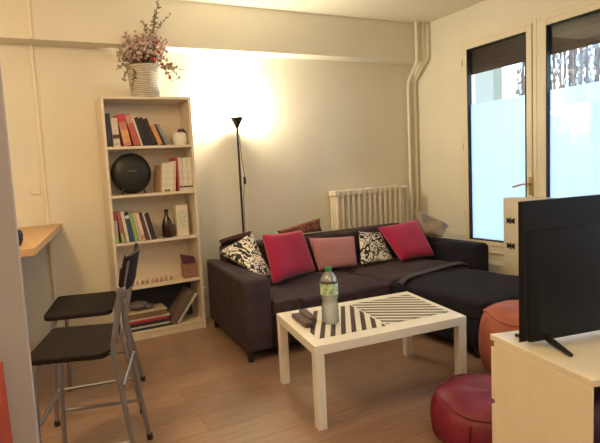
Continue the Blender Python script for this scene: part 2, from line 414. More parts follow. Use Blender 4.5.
# ---------------------------------------------------------------- kitchen ledge
o = MB().quadprism([(-.75, 2.68), (.06, 2.68), (.325, D-.002), (-.75, D-.002)], .985, 1.028).build('bar_ledge', M['ledge'], bevel=.003, loc=(0, 3.4, 1.0))
tag(o, 'wooden breakfast bar ledge running to the wall above the stools', 'counter')
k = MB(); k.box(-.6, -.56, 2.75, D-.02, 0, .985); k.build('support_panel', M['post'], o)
o = MB().lathe([(0, 0), (.030, 0), (.042, .03), (.045, .06), (.038, .085), (.034, .085), (.034, .078), (.0, .02)], (-.03, 2.85, 1.029), 24).build('cup', M['black']); tag(o, 'small round black cup on the ledge, half hidden by the partition', 'cup')

# cloth at extreme lower left
k = MB(); n = 14
prev = None
for j in range(9):
    z = 1.02-j*.12; row = []
    for i in range(n+1):
        u = i/n; xx = -.34+u*(.282+.012*j/8)
        row.append((xx, 1.0-.018-.010*sin(u*22+j*.2)-.012*(j/8), z))
    if prev:
        for i in range(n):
            v = [k.b.verts.new(p) for p in (prev[i], row[i], row[i+1], prev[i+1])]; k.b.faces.new(v)
    prev = row
bmesh.ops.remove_doubles(k.b, verts=k.b.verts[:], dist=.0005)
o = k.build('hanging_cloth', M['coat'], loc=(-.2, .98, 1.0)); s_ = o.modifiers.new('s', 'SOLIDIFY'); s_.thickness = .012
tag(o, 'orange-red cloth hanging on the pale partition at the far left', 'cloth')
MB().tube([(-.22, 1.02, 1.05), (-.22, .985, 1.05), (-.22, .972, 1.035), (-.22, .972, 1.0)], .005).build('hook', M['steel'], o)

# ---------------------------------------------------------------- bar stools
def stool(loc, rz, label, bz0, bz1, bx_lo, bx_hi, rear, a=.165, bW=.20, bext=0):
    t = thing('bar_stool', label, 'stool', loc, rz, 'black and silver bar stools at the ledge')
    H = .63
    s = MB(); n = 10
    s.b.free(); s.b = bmesh.new()
    for sz in (0, 1): pass
    pts = []
    for (cx, cy, a0) in ((a-.05, bW-.03, 0), (-a+.03, bW-.03, 90), (-a+.03, -bW+.03, 180), (a-.05, -bW+.03, 270)):
        for q in range(6):
            an = R_(a0+q*18); rr = .045 if abs(cx) > 0 else .03
            pts.append((cx+rr*cos(an), cy+rr*sin(an)))
    top = [s.b.verts.new((x, y, H+.006*((x/a)**2)-.004)) for x, y in pts]; bot = [s.b.verts.new((x, y, H-.026)) for x, y in pts]
    s.b.faces.new(top); s.b.faces.new(bot[::-1])
    for i in range(len(pts)): j = (i+1) % len(pts); s.b.faces.new((bot[i], bot[j], top[j], top[i]))
    s.build('seat', M['seat'], t, bevel=.006, seg=3, world=False)
    for sy in (-1, 1):
        y = sy*(bW-.005)
        # front leg
        MB().tube([(-.13, y, H-.03), (-.15, y, H-.06), (-.175, y*1.0, 0)], .0125).build('leg', M['steel'], t, world=False)
        # rear leg runs on up as the back post
        MB().tube([(rear, y, 0), (a+.028, y, H-.12), (a+.018, y, H+.02), (bx_lo, y, bz0), (bx_hi, y, bz1-.02)], .0125).build('leg', M['steel'], t, world=False)
        MB().tube([(-.17, y, .20), (-.05, y, .205), (rear-.03, y, .215)], .009).build('stretcher', M['steel'], t, world=False)
        MB().box(bx_lo-.012, bx_lo+.02, y-.018, y+.018, bz0-.02, bz0+.03).build('back_bracket', M['steel'], t, bevel=.006, world=False)
        MB().cyl((-.175, y, 0), (-.175, y, .03), .016).build('foot_cap', M['black'], t, world=False)
        MB().cyl((rear, y, 0), (rear-.003, y, .03), .016).build('foot_cap', M['black'], t, world=False)
    MB().tube([(-.165, -bW+.005, .30), (-.172, -bW+.05, .305), (-.172, bW-.05, .305), (-.165, bW-.005, .30)], .011).build('footrest', M['steel'], t, world=False)
    MB().tube([(a+.045, -bW+.005, H-.16), (a+.045, bW-.005, H-.16)], .009).build('stretcher', M['steel'], t, world=False)
    # curved backrest
    s = MB(); n = 10; V = []
    for i in range(n+1):
        u = i/n*2-1; y = u*(bW+.012+bext); dx = .028*(1-u*u)
        V.append([s.b.verts.new((bx_lo+(bx_hi-bx_lo)*f+dx+th, y, bz0+(bz1-bz0)*f)) for f in (0, 1) for th in (-.012, .006)])
    for A, B in zip(V, V[1:]):
        s.b.faces.new((A[0], B[0], B[2], A[2])); s.b.faces.new((B[1], A[1], A[3], B[3])); s.b.faces.new((A[2], B[2], B[3], A[3])); s.b.faces.new((A[1], B[1], B[0], A[0]))
    s.b.faces.new((V[0][0], V[0][2], V[0][3], V[0][1])); s.b.faces.new((V[-1][1], V[-1][3], V[-1][2], V[-1][0]))
    s.build('backrest', M['seat'], t, bevel=.005, world=False)
    return t
stool((.205, 2.27, 0), R_(-19), 'nearer black bar stool with tall backrest and silver tube legs', .875, 1.03, .235, .27, .26, .165, .205)
stool((.315, 2.965, 0), R_(-14), 'farther black bar stool, closest to the bookcase, with low backrest', .72, .86, .225, .25, .30, .18, .235)

# ---------------------------------------------------------------- bookcase
bx0, bx1, by0, by1, bH = .678, 1.434, 3.928, 4.195, 2.03
k = thing('bookcase', 'tall white open bookcase with five shelves of books', 'bookcase', (bx0, by0, 0))
MB().box(bx0, bx0+.022, by0, by1, 0, bH-.022).build('side_panel', M['shelfw'], k, bevel=.0015)
MB().box(bx1-.022, bx1, by0, by1, 0, bH-.022).build('side_panel', M['shelfw'], k, bevel=.0015)
MB().box(bx0, bx1, by0, by1, bH-.022, bH).build('top_panel', M['shelfw'], k, bevel=.0015)
MB().box(bx0+.022, bx1-.022, by1-.008, by1-.002, .03, bH-.022).build('back_panel', M['shelfw'], k)
SH = [1.628, 1.232, .838, .458, .072]
for z in SH: MB().box(bx0+.023, bx1-.023, by0+.004, by1-.009, z-.022, z).build('shelf', M['shelfw'], k, bevel=.0015)
MB().box(bx0+.023, bx1-.023, by0+.012, by0+.028, 0, .049).build('plinth', M['shelfw'], k)

_c = {}
def cmat(c, rough=.6):
    key = (c, rough)
    if key not in _c: _c[key] = mat('cover_%d' % len(_c), c, rough, var=.12, vscale=25)
    return _c[key]
def book(x, z, t, h, d, lean, col, label, group, y=3.95, band=None, cat='book', right=False):
    """upright book, spine to the room; origin at the lowest corner it leans on"""
    c = MB(); e = .0025
    a, b_ = (-t, 0) if right else (0, t)
    c.box(a, b_, 0, .004, 0, h); c.box(a, a+e, .004, d, 0, h); c.box(b_-e, b_, .004, d, 0, h)
    o = c.build('book', cmat(col), bevel=.001, smooth=False)
    MB().box(a+e, b_-e, .0042, d-.003, .003, h-.003).build('pages', M['paper'], o, world=False, smooth=False)
    if band:
        for (f0, f1, bc) in band: MB().box(a+.001, b_-.001, -.0008, .0, h*f0, h*f1).build('spine_label', cmat(bc), o, world=False, smooth=False)
    o.location = (x, y, z); o.rotation_euler = (0, -R_(lean) if not right else R_(lean), 0)
    return tag(o, label, cat, group)
def row(x, z, specs, group, depth=.17, kt=1, kh=1):
    px = None
    for (t, h, lean, col, label, band) in specs:
        t *= kt; h *= kh
        if px is not None:
            pt, ph, pl = px
            x += pt/cos(R_(pl))+max(0, min(h, ph)*(tan(R_(lean))-tan(R_(pl))))+.0015
        book(x, z+.0005, t, h, depth, lean, col, label, group, band=band)
        px = (t, h, lean)
NAVY = (.018, .022, .045); DK = (.03, .018, .03)
g = 'books leaning on the top shelf'
row(.703, SH[0], [
    (.034, .25, 0, (.03, .035, .06), 'dark slate book upright at the left end of the top shelf', None),
    (.044, .215, 3, (.62, .54, .44), 'cream book with a dark round emblem on its spine, top shelf', ((.28, .42, (.08, .04, .05)), (.05, .12, (.5, .4, .3)))),
    (.050, .245, 10, (.55, .22, .16), 'salmon and orange book with crimson top, top shelf', ((.75, .98, (.5, .05, .08)), (.1, .5, (.65, .35, .16)))),
    (.040, .25, 14, (.50, .11, .10), 'red book leaning left on the top shelf', ((.7, .95, (.55, .3, .25)),)),
    (.014, .25, 15, (.68, .58, .52), 'thin whitish book between the red and dark books', None),
    (.026, .225, 17, DK, 'leftmost of three dark books on the top shelf', None),
    (.028, .222, 17, (.022, .018, .035), 'middle of three dark books on the top shelf', None),
    (.028, .215, 17, (.035, .022, .03), 'rightmost of three dark books on the top shelf', None),
    (.030, .165, 21, (.60, .28, .12), 'short orange book leaning on the top shelf', None),
    (.010, .182, 24, (.05, .04, .05), 'thin black book beside the short orange one', None),
    (.020, .178, 24, (.22, .27, .33), 'blue-grey book at the right end of the leaning top row', None)], g, kt=1.22, kh=1.07)
g = 'books and box files on the third shelf down'
row(.703, SH[2], [
    (.024, .255, 0, (.42, .36, .42), 'pale mauve book with crimson top and green foot, third shelf', ((.7, .99, (.38, .05, .08)), (.02, .3, (.35, .5, .22)))),
    (.022, .245, 5, (.36, .13, .09), 'rust-brown book near the left of the third shelf', ((.02, .3, (.35, .5, .22)),)),
    (.022, .245, 7, (.68, .62, .56), 'white book beside the rust-brown one, third shelf', None),
    (.028, .24, 8, (.03, .07, .16), 'deep blue book with black and white top, third shelf', ((.78, .88, (.7, .7, .68)), (.9, .97, (.03, .03, .03)))),
    (.024, .225, 9, (.30, .42, .14), 'leaf-green book on the third shelf', None),
    (.014, .225, 10, (.52, .50, .36), 'thin olive-white book beside the green one', None),
    (.026, .225, 11, (.70, .55, .45), 'pinkish cream book on the third shelf', ((.05, .2, (.5, .2, .12)),)),
    (.022, .228, 13, (.10, .05, .05), 'dark brown book in the third-shelf row', None),
    (.010, .225, 13, (.55, .52, .55), 'thin pale grey book between two dark ones, third shelf', None),
    (.030, .22, 14, (.035, .02, .035), 'thick dark purple book ending the third-shelf row', None)], g, .16, kt=1.22, kh=1.06)
g = 'magazines on the second shelf'
xr = bx1-.024
for t_, h_, c_, l_, bd in (
    (.040, .285, (.74, .70, .60), 'white binder with dark band at the right end of the second shelf', ((.10, .15, (.04, .03, .04)),)),
    (.040, .285, (.74, .70, .60), 'second white binder with dark band from the bookcase side', ((.10, .15, (.04, .03, .04)),)),
    (.032, .285, (.70, .64, .55), 'white binder next to the red spine, second shelf', ((.10, .15, (.04, .03, .04)),)),
    (.013, .292, (.50, .07, .06), 'narrow red spine on the second shelf', None)):
    book(xr-.001, SH[1]+.0005, t_, h_, .2, 0, c_, l_, g, band=bd, right=True); xr -= t_+.003
lean = 5; xr -= .0235
for i, (t_, h_, c_, l_) in enumerate((
    (.024, .26, (.68, .54, .47), 'pinkish magazine leaning on the red spine'),
    (.024, .255, (.76, .71, .58), 'cream magazine, second left of the red spine'),
    (.022, .25, (.74, .69, .56), 'cream magazine with dark foot on the second shelf'),
    (.024, .245, (.72, .68, .56), 'cream magazine in the middle of the leaning group'),
    (.020, .25, (.76, .71, .60), 'cream magazine, second from the left of its group'),
    (.014, .235, (.50, .30, .24), 'thin reddish-brown magazine beside the round speaker'))):
    book(xr, SH[1]+.0005, t_, h_, .2, lean+i*.0, c_, l_, g, band=((.02, .08, (.08, .05, .05)),) if i in (2, 3) else None, right=True)
    xr -= t_/cos(R_(lean))+.0015

# ornaments, shelf 1
o = thing('plant_pot', 'rounded white pot with a dark ball of foliage, top shelf', 'plant pot', (1.345, 4.02, SH[0]))
MB().lathe([(0, 0), (.045, 0), (.062, .03), (.066, .06), (.058, .095), (.05, .11), (.045, .105), (.05, .08), (.0, .05)], (1.345, 4.02, SH[0]+.0005), 28).build('pot', M['white'], o)
k = MB()
for i in range(60):
    a = random.random()*6.28; b_ = random.random()*1.4
    k.cyl((1.355, 4.0, SH[0]+.09), (1.355+.05*cos(a)*cos(b_), 4.0+.05*sin(a)*cos(b_), SH[0]+.09+.055*sin(b_)), .008, .002, 6)
k.build('foliage', cmat((.07, .035, .045)), o)
# round speaker, shelf 2
sx, sz, sr = .897, SH[1]+.176, .165
o = thing('round_speaker', 'round black speaker standing on the second shelf', 'speaker', (sx, 4.03, SH[1]))
k = MB(); prof = [(0, -.045), (.07, -.043), (.115, -.03), (sr-.004, -.008), (sr, 0), (sr-.004, .01), (.10, .05), (0, .065)]
k.lathe([(a*1.15 if a < .13 else a, b_) for a, b_ in prof], (0, 0, 0), 48); k.b.transform(Matrix.Translation((sx, 4.03, sz)) @ Matrix.Rotation(-pi/2, 4, 'X')); grl = k.build('speaker_grille', M['black'], o, ang=60)
k = MB(); k.lathe([(sr-.003, -.012), (sr+.004, -.006), (sr+.004, .006), (sr-.003, .012)], (0, 0, 0), 48); k.b.transform(Matrix.Translation((sx, 4.03, sz)) @ Matrix.Rotation(-pi/2, 4, 'X')); k.build('rim', M['blackm'], o)
for s_ in (-1, 1): MB().tube([(sx+s_*.085, 4.0, sz-.13), (sx+s_*.10, 3.99, SH[1]+.004)], .008, rr=[.012, .006]).build('foot', M['black'], o)
def text(body, name, size, loc, rot, m, parent, ext=.0006):
    c = bpy.data.curves.new(name, 'FONT'); c.body = body; c.size = size; c.align_x = 'CENTER'; c.align_y = 'CENTER'; c.extrude = ext
    tmp = bpy.data.objects.new(name+'_tmp', c); COL.objects.link(tmp)
    bpy.context.view_layer.update()
    me = bpy.data.meshes.new_from_object(tmp.evaluated_get(bpy.context.evaluated_depsgraph_get()))
    bpy.data.objects.remove(tmp)
    me.name = name; me.materials.clear(); me.materials.append(m)
    me.transform(Matrix.Translation(loc) @ Matrix.Rotation(rot, 4, 'X'))
    o2 = bpy.data.objects.new(name, me); COL.objects.link(o2)
    T = Matrix.Identity(4); r_ = parent
    while r_ is not None: T = r_.matrix_basis @ T; r_ = r_.parent
    me.transform(T.inverted()); o2.parent = parent
    return o2
text('harman/kardon', 'logo', .013, (sx, 4.03-.0465, sz+.02), pi/2, M['chrome'], grl)
# bottle and box, shelf 3
bx_ = 1.165
o = thing('glass_bottle', 'dark glass bottle on the third shelf', 'bottle', (bx_, 4.0, SH[2]))
MB().lathe([(0, .001), (.040, .001), (.046, .01), (.046, .11), (.036, .15), (.018, .185), (.0145, .22)], (bx_, 4.0, SH[2]), 28).build('body', mat('dark_glass', (.03, .012, .014), .12), o)
MB().lathe([(.0145, .2201), (.018, .2205), (.018, .245), (.0, .246)], (bx_, 4.0, SH[2]), 20).build('cap', M['black'], o)
o = MB().lathe([(0, 0), (.03, 0), (.036, .04), (.034, .09), (.028, .1), (.028, .092), (0, .03)], (1.235, 4.06, SH[2]+.001), 24).build('jar', cmat((.16, .10, .06), .3)); tag(o, 'small brown jar beside the dark bottle', 'jar')
o = thing('paper_box', 'tall white patterned box on the third shelf', 'box', (1.30, 4.02, SH[2]))
MB().box(1.25, 1.357, 3.985, 4.07, SH[2]+.001, SH[2]+.272).build('body', cmat((.74, .68, .58), .5), o, bevel=.003)
MB().box(1.262, 1.345, 3.9845, 3.986, SH[2]+.06, SH[2]+.23).build('printed_panel', mat('faint_print', (.62, .64, .54), .6, var=.25, vscale=60), o)
# ornaments and paper bag, shelf 4
for i in range(9):
    xx = .83+i*.042+random.uniform(-.005, .005); hh = random.uniform(.03, .048); k = MB()
    k.blob((xx, 4.0, SH[3]+.013), .013, (1, .8, 1), 2); k.blob((xx+.003, 4.0, SH[3]+.013+hh*.55), .010, (.8, .8, 1.1), 2)
    k.build('figurine', cmat(((.36, .24, .16), (.46, .34, .26), (.28, .19, .15))[i % 3])); o = bpy.context.scene.objects[-1] if False else COL.objects[-1]
    tag(o, 'tiny brown figurine in the row on the fourth shelf', 'figurine', 'tiny figurines in a row on the fourth shelf')
o = thing('paper_bag', 'brown gift bag with a purple lining on the fourth shelf', 'bag', (1.35, 4.02, SH[3]))
k = MB(); k.hexa([(1.285, 3.975, SH[3]+.001), (1.40, 3.975, SH[3]+.001), (1.40, 4.06, SH[3]+.001), (1.285, 4.06, SH[3]+.001)], [(1.283, 3.972, SH[3]+.125), (1.403, 3.972, SH[3]+.125), (1.403, 4.063, SH[3]+.125), (1.283, 4.063, SH[3]+.125)])
k.build('body', cmat((.30, .17, .13)), o, bevel=.002)
k = MB(); k.hexa([(1.288, 3.985, SH[3]+.126), (1.398, 3.985, SH[3]+.126), (1.398, 4.05, SH[3]+.126), (1.288, 4.05, SH[3]+.126)], [(1.27, 4.0, SH[3]+.215), (1.395, 4.0, SH[3]+.18), (1.395, 4.03, SH[3]+.18), (1.27, 4.03, SH[3]+.215)])
k.build('lining', cmat((.09, .02, .05)), o, bevel=.002)
# bottom shelf: flat stack, leaning albums, bag
z = SH[4]+.001
for (t_, c_, l_, x_, w_) in ((.022, (.03, .05, .05), 'dark green magazine at the bottom of the flat stack', .735, .39), (.014, (.62, .60, .58), 'whitish magazine second from the bottom of the flat stack', .73, .385),
    (.03, (.035, .035, .055), 'dark slate book in the flat stack on the bottom shelf', .74, .37), (.022, (.50, .03, .08), 'crimson book in the flat stack on the bottom shelf', .735, .37),
    (.012, (.66, .62, .58), 'white magazine above the crimson book', .73, .39), (.045, (.22, .15, .10), 'thick brown album near the top of the flat stack', .74, .35), (.01, (.62, .52, .42), 'cream folder on top of the flat stack', .735, .36)):
    c = MB(); c.box(0, w_, 0, .20, 0, .0025); c.box(0, w_, 0, .20, t_-.0025, t_); c.box(0, w_, 0, .004, .0025, t_-.0025)
    o = c.build('magazine', cmat(c_)); o.location = (x_, 3.955, z)
    MB().box(.003, w_-.003, .0042, .197, .0026, t_-.0026).build('pages', M['paper'], o, world=False, smooth=False)
    tag(o, l_, 'magazine', 'flat stack on the bottom shelf'); z += t_+.001
k = MB(); k.blob((.87, 4.04, z+.04), 1, (.085, .07, .038), 3); k.blob((.95, 4.03, z+.025), 1, (.05, .05, .02), 3)
tag(k.build('folded_cloth', cmat((.16, .15, .17))), 'grey rumpled cloth bundle on top of the flat stack', 'cloth')
book(1.155, SH[4]+.001, .05, .33, .2, 38, (.17, .13, .12), 'thick grey-brown album leaning right on the bottom shelf', 'albums on the bottom shelf', right=True)
book(1.196, SH[4]+.001, .022, .30, .2, 38, (.60, .56, .54), 'pale album leaning under the grey-brown one', 'albums on the bottom shelf', right=True)

k = MB(); k.box(.80, 1.40, 4.165, 4.183, SH[4]+.002, SH[3]-.03)
o = k.build('portfolio_case', cmat(NAVY), bevel=.006, loc=(1.1, 4.17, SH[4])); tag(o, 'dark navy portfolio case standing at the back of the bottom shelf', 'case')
# wicker basket with dried flowers
bc = Vector((1.075, 4.035, bH))
t = thing('flower_basket', 'white wicker basket of dried flowers on top of the bookcase', 'plant', bc)
MB().lathe([(0, .002), (.112, .002), (.120, .02), (.145, .245), (.152, .262), (.142, .264), (.134, .245), (.10, .03), (0, .03)], bc, 40, wob=.012).build('basket', M['basket'], t)
rr = random.Random(11)
st = MB(); lf = MB(); bl = MB()
def sprig(p0, p1, p2, nleaf, r=.003, ls=.02, m=None):
    P = [Vector(p0).lerp(Vector(p1), i/5).lerp(Vector(p1).lerp(Vector(p2), i/5), i/5) for i in range(6)]
    st.tube(P, r, 6)
    for i in range(nleaf):
        f = rr.random()*5*.999; p = P[int(f)].lerp(P[int(f)+1], f % 1)
        d = Vector((rr.uniform(-1, 1), rr.uniform(-1, 1), rr.uniform(-.5, 1))).normalized(); s2 = d.cross(Vector((rr.random(), rr.random(), rr.random()))).normalized()*ls*.3
        q = p+d*ls
        v = [lf.b.verts.new(x) for x in (p, p+d*ls*.5+s2, q, p+d*ls*.5-s2)]; lf.b.faces.new(v)
top = bc+Vector((0, 0, .24))
for i in range(80):
    a = rr.random()*6.28; R2 = .05+rr.random()*.15
    q = top+Vector((R2*cos(a)*1.0, min(R2*sin(a), .1)*.9, .05+rr.random()*.22*(1-R2*2.2)+.03))
    sprig(top+Vector((.05*cos(a), .05*sin(a), -.03)), top+Vector((.7*R2*cos(a), .6*R2*sin(a), .1)), q, 5)
    for j in range(8): bl.blob(q+Vector((rr.gauss(0, .02), rr.gauss(0, .018), rr.gauss(0, .025))), .007+rr.random()*.009, (1, 1, 1), 1)
# tall sprig
sprig(top, top+Vector((.08, -.06, .25)), top+Vector((.14, -.12, .56)), 50, .003, .03)
sprig(top+Vector((.08, -.06, .24)), top+Vector((.12, -.08, .34)), top+Vector((.22, -.13, .42)), 22, .002, .03)
sprig(top+Vector((.08, -.06, .2)), top+Vector((.02, -.1, .3)), top+Vector((-.01, -.13, .36)), 22, .002, .03)
sprig(top+Vector((.08, -.06, .3)), top+Vector((.1, -.1, .42)), top+Vector((.13, -.13, .5)), 22, .002, .035)
for sx_, e in ((1, (.29, -.07, -.08)), (1, (.24, -.1, -.02)), (1, (.33, -.02, .0)), (-1, (-.20, -.1, -.12)), (-1, (-.24, -.05, -.02)), (1, (.20, -.12, -.12)), (-1, (-.14, -.13, -.2))):
    sprig(top+Vector((.08*sx_, 0, 0)), top+Vector((e[0]*.7, e[1], .06)), top+Vector(e), 26, .003, .028)
st.build('stems', M['stem'], t); lf.build('foliage', M['leaf'], t, smooth=False); bl.build('blossoms', M['blossom'], t)
for p in ((.11, -.12, .12), (.095, -.12, .20), (.13, -.12, .02), (.19, -.11, -.08), (.05, -.13, .06), (.21, -.11, .03)):
    MB().blob(top+Vector(p), .014, sub=2).build('berry', M['berry'], t)

# ---------------------------------------------------------------- floor lamp
lx, ly = 1.93, 4.075
t = thing('floor_lamp', 'slim black uplighter floor lamp, lit, between bookcase and sofa', 'lamp', (lx, ly, 0))
MB().lathe([(0, 0), (.125, 0), (.125, .012), (.03, .028), (.012, .04), (0, .04)], (lx, ly, 0), 36).build('base', M['blackm'], t)
MB().cyl((lx, ly, .035), (lx, ly, 1.79), .0105).build('pole', M['blackm'], t)
for z in (.6, 1.2, 1.62): MB().cyl((lx, ly, z), (lx, ly, z+.02), .0125).build('collar', M['blackm'], t)
shd = MB().lathe([(.012, 1.775), (.022, 1.79), (.03, 1.81), (.062, 1.865), (.066, 1.872), (.063, 1.872), (.058, 1.866), (.02, 1.815), (0, 1.812)], (lx, ly, 0), 36).build('lamp_shade', M['blackm'], t)
MB().lathe([(0, 1.814), (.012, 1.816), (.015, 1.835), (.022, 1.85), (.02, 1.866), (0, 1.876)], (lx, ly, 0), 20).build('bulb', M['bulb'], shd)
MB().tube([(lx+.012, ly-.012, 1.72), (lx+.018, ly-.016, 1.5), (lx+.035, ly-.02, 1.35), (lx+.03, ly-.02, 1.25), (lx+.014, ly-.014, 1.1), (lx+.012, ly-.012, .7), (lx+.012, ly-.012, .05)], .003, 8).build('cord', M['black'], t)
MB().box(lx+.024, lx+.046, ly-.03, ly-.012, 1.25, 1.32).build('switch', M['black'], t, bevel=.004)

# ---------------------------------------------------------------- sofa
t = thing('corner_sofa', 'dark charcoal fabric corner sofa with chaise, below the radiator', 'sofa', (1.4, 3.0, 0))
k = MB(); k.hexa([(1.385, 2.965, .07), (1.60, 2.965, .07), (1.60, 3.93, .07), (1.475, 3.93, .07)], [(1.375, 2.955, .60), (1.60, 2.965, .60), (1.60, 3.93, .60), (1.475, 3.93, .62)])
k.build('armrest', M['sofa'], t, bevel=.03, seg=5)
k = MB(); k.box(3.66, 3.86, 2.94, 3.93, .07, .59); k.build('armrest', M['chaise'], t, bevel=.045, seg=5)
k = MB(); k.hexa([(1.601, 3.70, .07), (3.659, 3.70, .07), (3.659, 3.93, .07), (1.601, 3.93, .07)], [(1.601, 3.76, .73), (3.659, 3.76, .73), (3.659, 3.93, .73), (1.601, 3.93, .73)])
k.build('backrest', M['sofa'], t, bevel=.03, seg=4)
MB().box(1.601, 2.72, 3.0, 3.70, .07, .29).build('seat_base', M['sofa'], t, bevel=.012)
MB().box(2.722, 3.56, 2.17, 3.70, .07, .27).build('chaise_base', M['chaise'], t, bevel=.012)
def cushion(x0, x1, y0, y1, z0, z1, puff, name, m):
    k = MB(); nx, ny = 20, 20; T = []; B = []
    for j in range(ny+1):
        a = []; b_ = []
        for i in range(nx+1):
            u, v = i/nx*2-1, j/ny*2-1
            h = puff*((1-u**6)*(1-v**6)) + .006*sin(3.1*u+2*v)+.004*sin(7*v-2*u)
            x = x0+(x1-x0)*i/nx; y = y0+(y1-y0)*j/ny
            a.append(k.b.verts.new((x, y, z1-puff+h))); b_.append(k.b.verts.new((x, y, z0)))
        T.append(a); B.append(b_)
    for j in range(ny):
        for i in range(nx):
            k.b.faces.new((T[j][i], T[j][i+1], T[j+1][i+1], T[j+1][i])); k.b.faces.new((B[j][i], B[j+1][i], B[j+1][i+1], B[j][i+1]))
    for i in range(nx):
        k.b.faces.new((B[0][i], B[0][i+1], T[0][i+1], T[0][i])); k.b.faces.new((T[ny][i], T[ny][i+1], B[ny][i+1], B[ny][i]))
    for j in range(ny):
        k.b.faces.new((T[j][0], T[j+1][0], B[j+1][0], B[j][0])); k.b.faces.new((B[j][nx], B[j+1][nx], T[j+1][nx], T[j][nx]))
    return k.build(name, m, t, bevel=.02, seg=4, ang=60)
cushion(1.604, 2.715, 2.975, 3.74, .292, .415, .03, 'seat_cushion', M['sofa'])
cushion(2.72, 3.655, 2.99, 3.74, .272, .425, .035, 'seat_cushion', M['sofa'])
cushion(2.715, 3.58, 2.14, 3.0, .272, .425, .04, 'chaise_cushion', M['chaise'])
# light fold running across chaise at the seam
k = MB(); n = 24; pv = None
for i in range(n+1):
    u = i/n; x = 2.70+u*.95; y = 2.86+.17*sin(u*pi*.55)
    z = .432+.004*sin(9*u)-.03*max(0, abs(2*u-1)-.85)/.15
    cur = [(x-.01, y-.04, z-.004), (x-.006, y-.015, z+.005), (x, y+.015, z+.006), (x+.01, y+.04, z-.003)]
    if pv:
        for q in range(3): k.b.faces.new([k.b.verts.new(p) for p in (pv[q], cur[q], cur[q+1], pv[q+1])])
    pv = cur
bmesh.ops.remove_doubles(k.b, verts=k.b.verts[:], dist=.0005)
o = k.build('throw_blanket', M['throw'], loc=(3.1, 2.95, .43)); s_ = o.modifiers.new('s', 'SOLIDIFY'); s_.thickness = .008
tag(o, 'folded grey strip of throw lying across the chaise seat', 'throw')
for (x, y) in ((1.42, 3.0), (1.52, 3.88), (3.84, 3.88), (3.82, 3.0), (2.76, 2.21), (3.52, 2.21)):
    MB().cyl((x, y, 0), (x, y, .075), .022, .028).build('leg', M['black'], t)
# throw hanging over front left of seat
k = MB(); pv = None; n = 26
for i in range(n+1):
    u = i/n; x = 1.615+u*.24; w_ = .007*sin(u*26)
    cur = [(x, 3.45, .428), (x, 3.20, .430), (x, 3.02, .425), (x, 2.968+w_*.3, .402), (x, 2.955+w_, .33), (x, 2.95+w_*1.6, .2), (x, 2.952+w_*2, .085)]
    if pv:
        for q in range(6): k.b.faces.new([k.b.verts.new(p) for p in (pv[q], cur[q], cur[q+1], pv[q+1])])
    pv = cur
bmesh.ops.remove_doubles(k.b, verts=k.b.verts[:], dist=.0005)
o = k.build('throw_blanket', M['sofa'], loc=(1.73, 3.1, .43)); s_ = o.modifiers.new('s', 'SOLIDIFY'); s_.thickness = .006
tag(o, 'charcoal throw hanging in folds over the seat edge beside the left armrest', 'throw')

def cush(name, label, m, TL, TR, BR, BL, t_, piping=None, **kw):
    o = MB().pillow(TL, TR, BR, BL, t_, **kw).build(name, m, sub=1, ang=180, loc=Vector(BL).lerp(Vector(BR), .5))
    return tag(o, label, 'cushion', 'cushions on the sofa')
cush('throw_pillow', 'dark brown cushion at the left end of the sofa back, behind the printed one', M['brown'], (1.57, 3.86, .775), (1.92, 3.87, .83), (1.93, 3.84, .745), (1.58, 3.84, .74), .12)
cush('throw_pillow', 'russet patterned cushion behind the left magenta cushion', M['brownp'], (2.15, 3.85, .80), (2.675, 3.86, .885), (2.68, 3.84, .745), (2.16, 3.84, .742), .10)
cush('throw_pillow', 'black and white printed cushion leaning on the left armrest', M['pat1'], (1.49, 3.72, .70), (1.83, 3.68, .85), (1.90, 3.46, .46), (1.64, 3.28, .555), .10)
cush('throw_pillow', 'magenta cushion left of the pink ribbed cushion', M['magenta'], (1.845, 3.57, .835), (2.29, 3.60, .83), (2.40, 3.56, .425), (1.80, 3.33, .43), .14)
cush('throw_pillow', 'dusty pink ribbed rectangular cushion in the middle of the sofa', M['pinkrib'], (2.37, 3.66, .735), (2.915, 3.66, .695), (2.84, 3.54, .42), (2.40, 3.56, .425), .11, pinch=.06)
cush('throw_pillow', 'black and white printed cushion beside the right magenta cushion', M['pat2'], (2.915, 3.62, .75), (3.22, 3.66, .70), (3.23, 3.47, .43), (2.83, 3.50, .43), .07)
cush('throw_pillow', 'magenta cushion tilted at the right of the sofa', M['magenta'], (3.12, 3.60, .76), (3.63, 3.58, .80), (3.62, 3.34, .44), (3.19, 3.36, .44), .12)
cush('throw_pillow', 'rumpled taupe satin cushion in the right corner of the sofa', M['taupe'], (3.66, 3.66, .90), (3.93, 3.44, .70), (3.74, 3.36, .61), (3.56, 3.52, .62), .10, fold=.3)

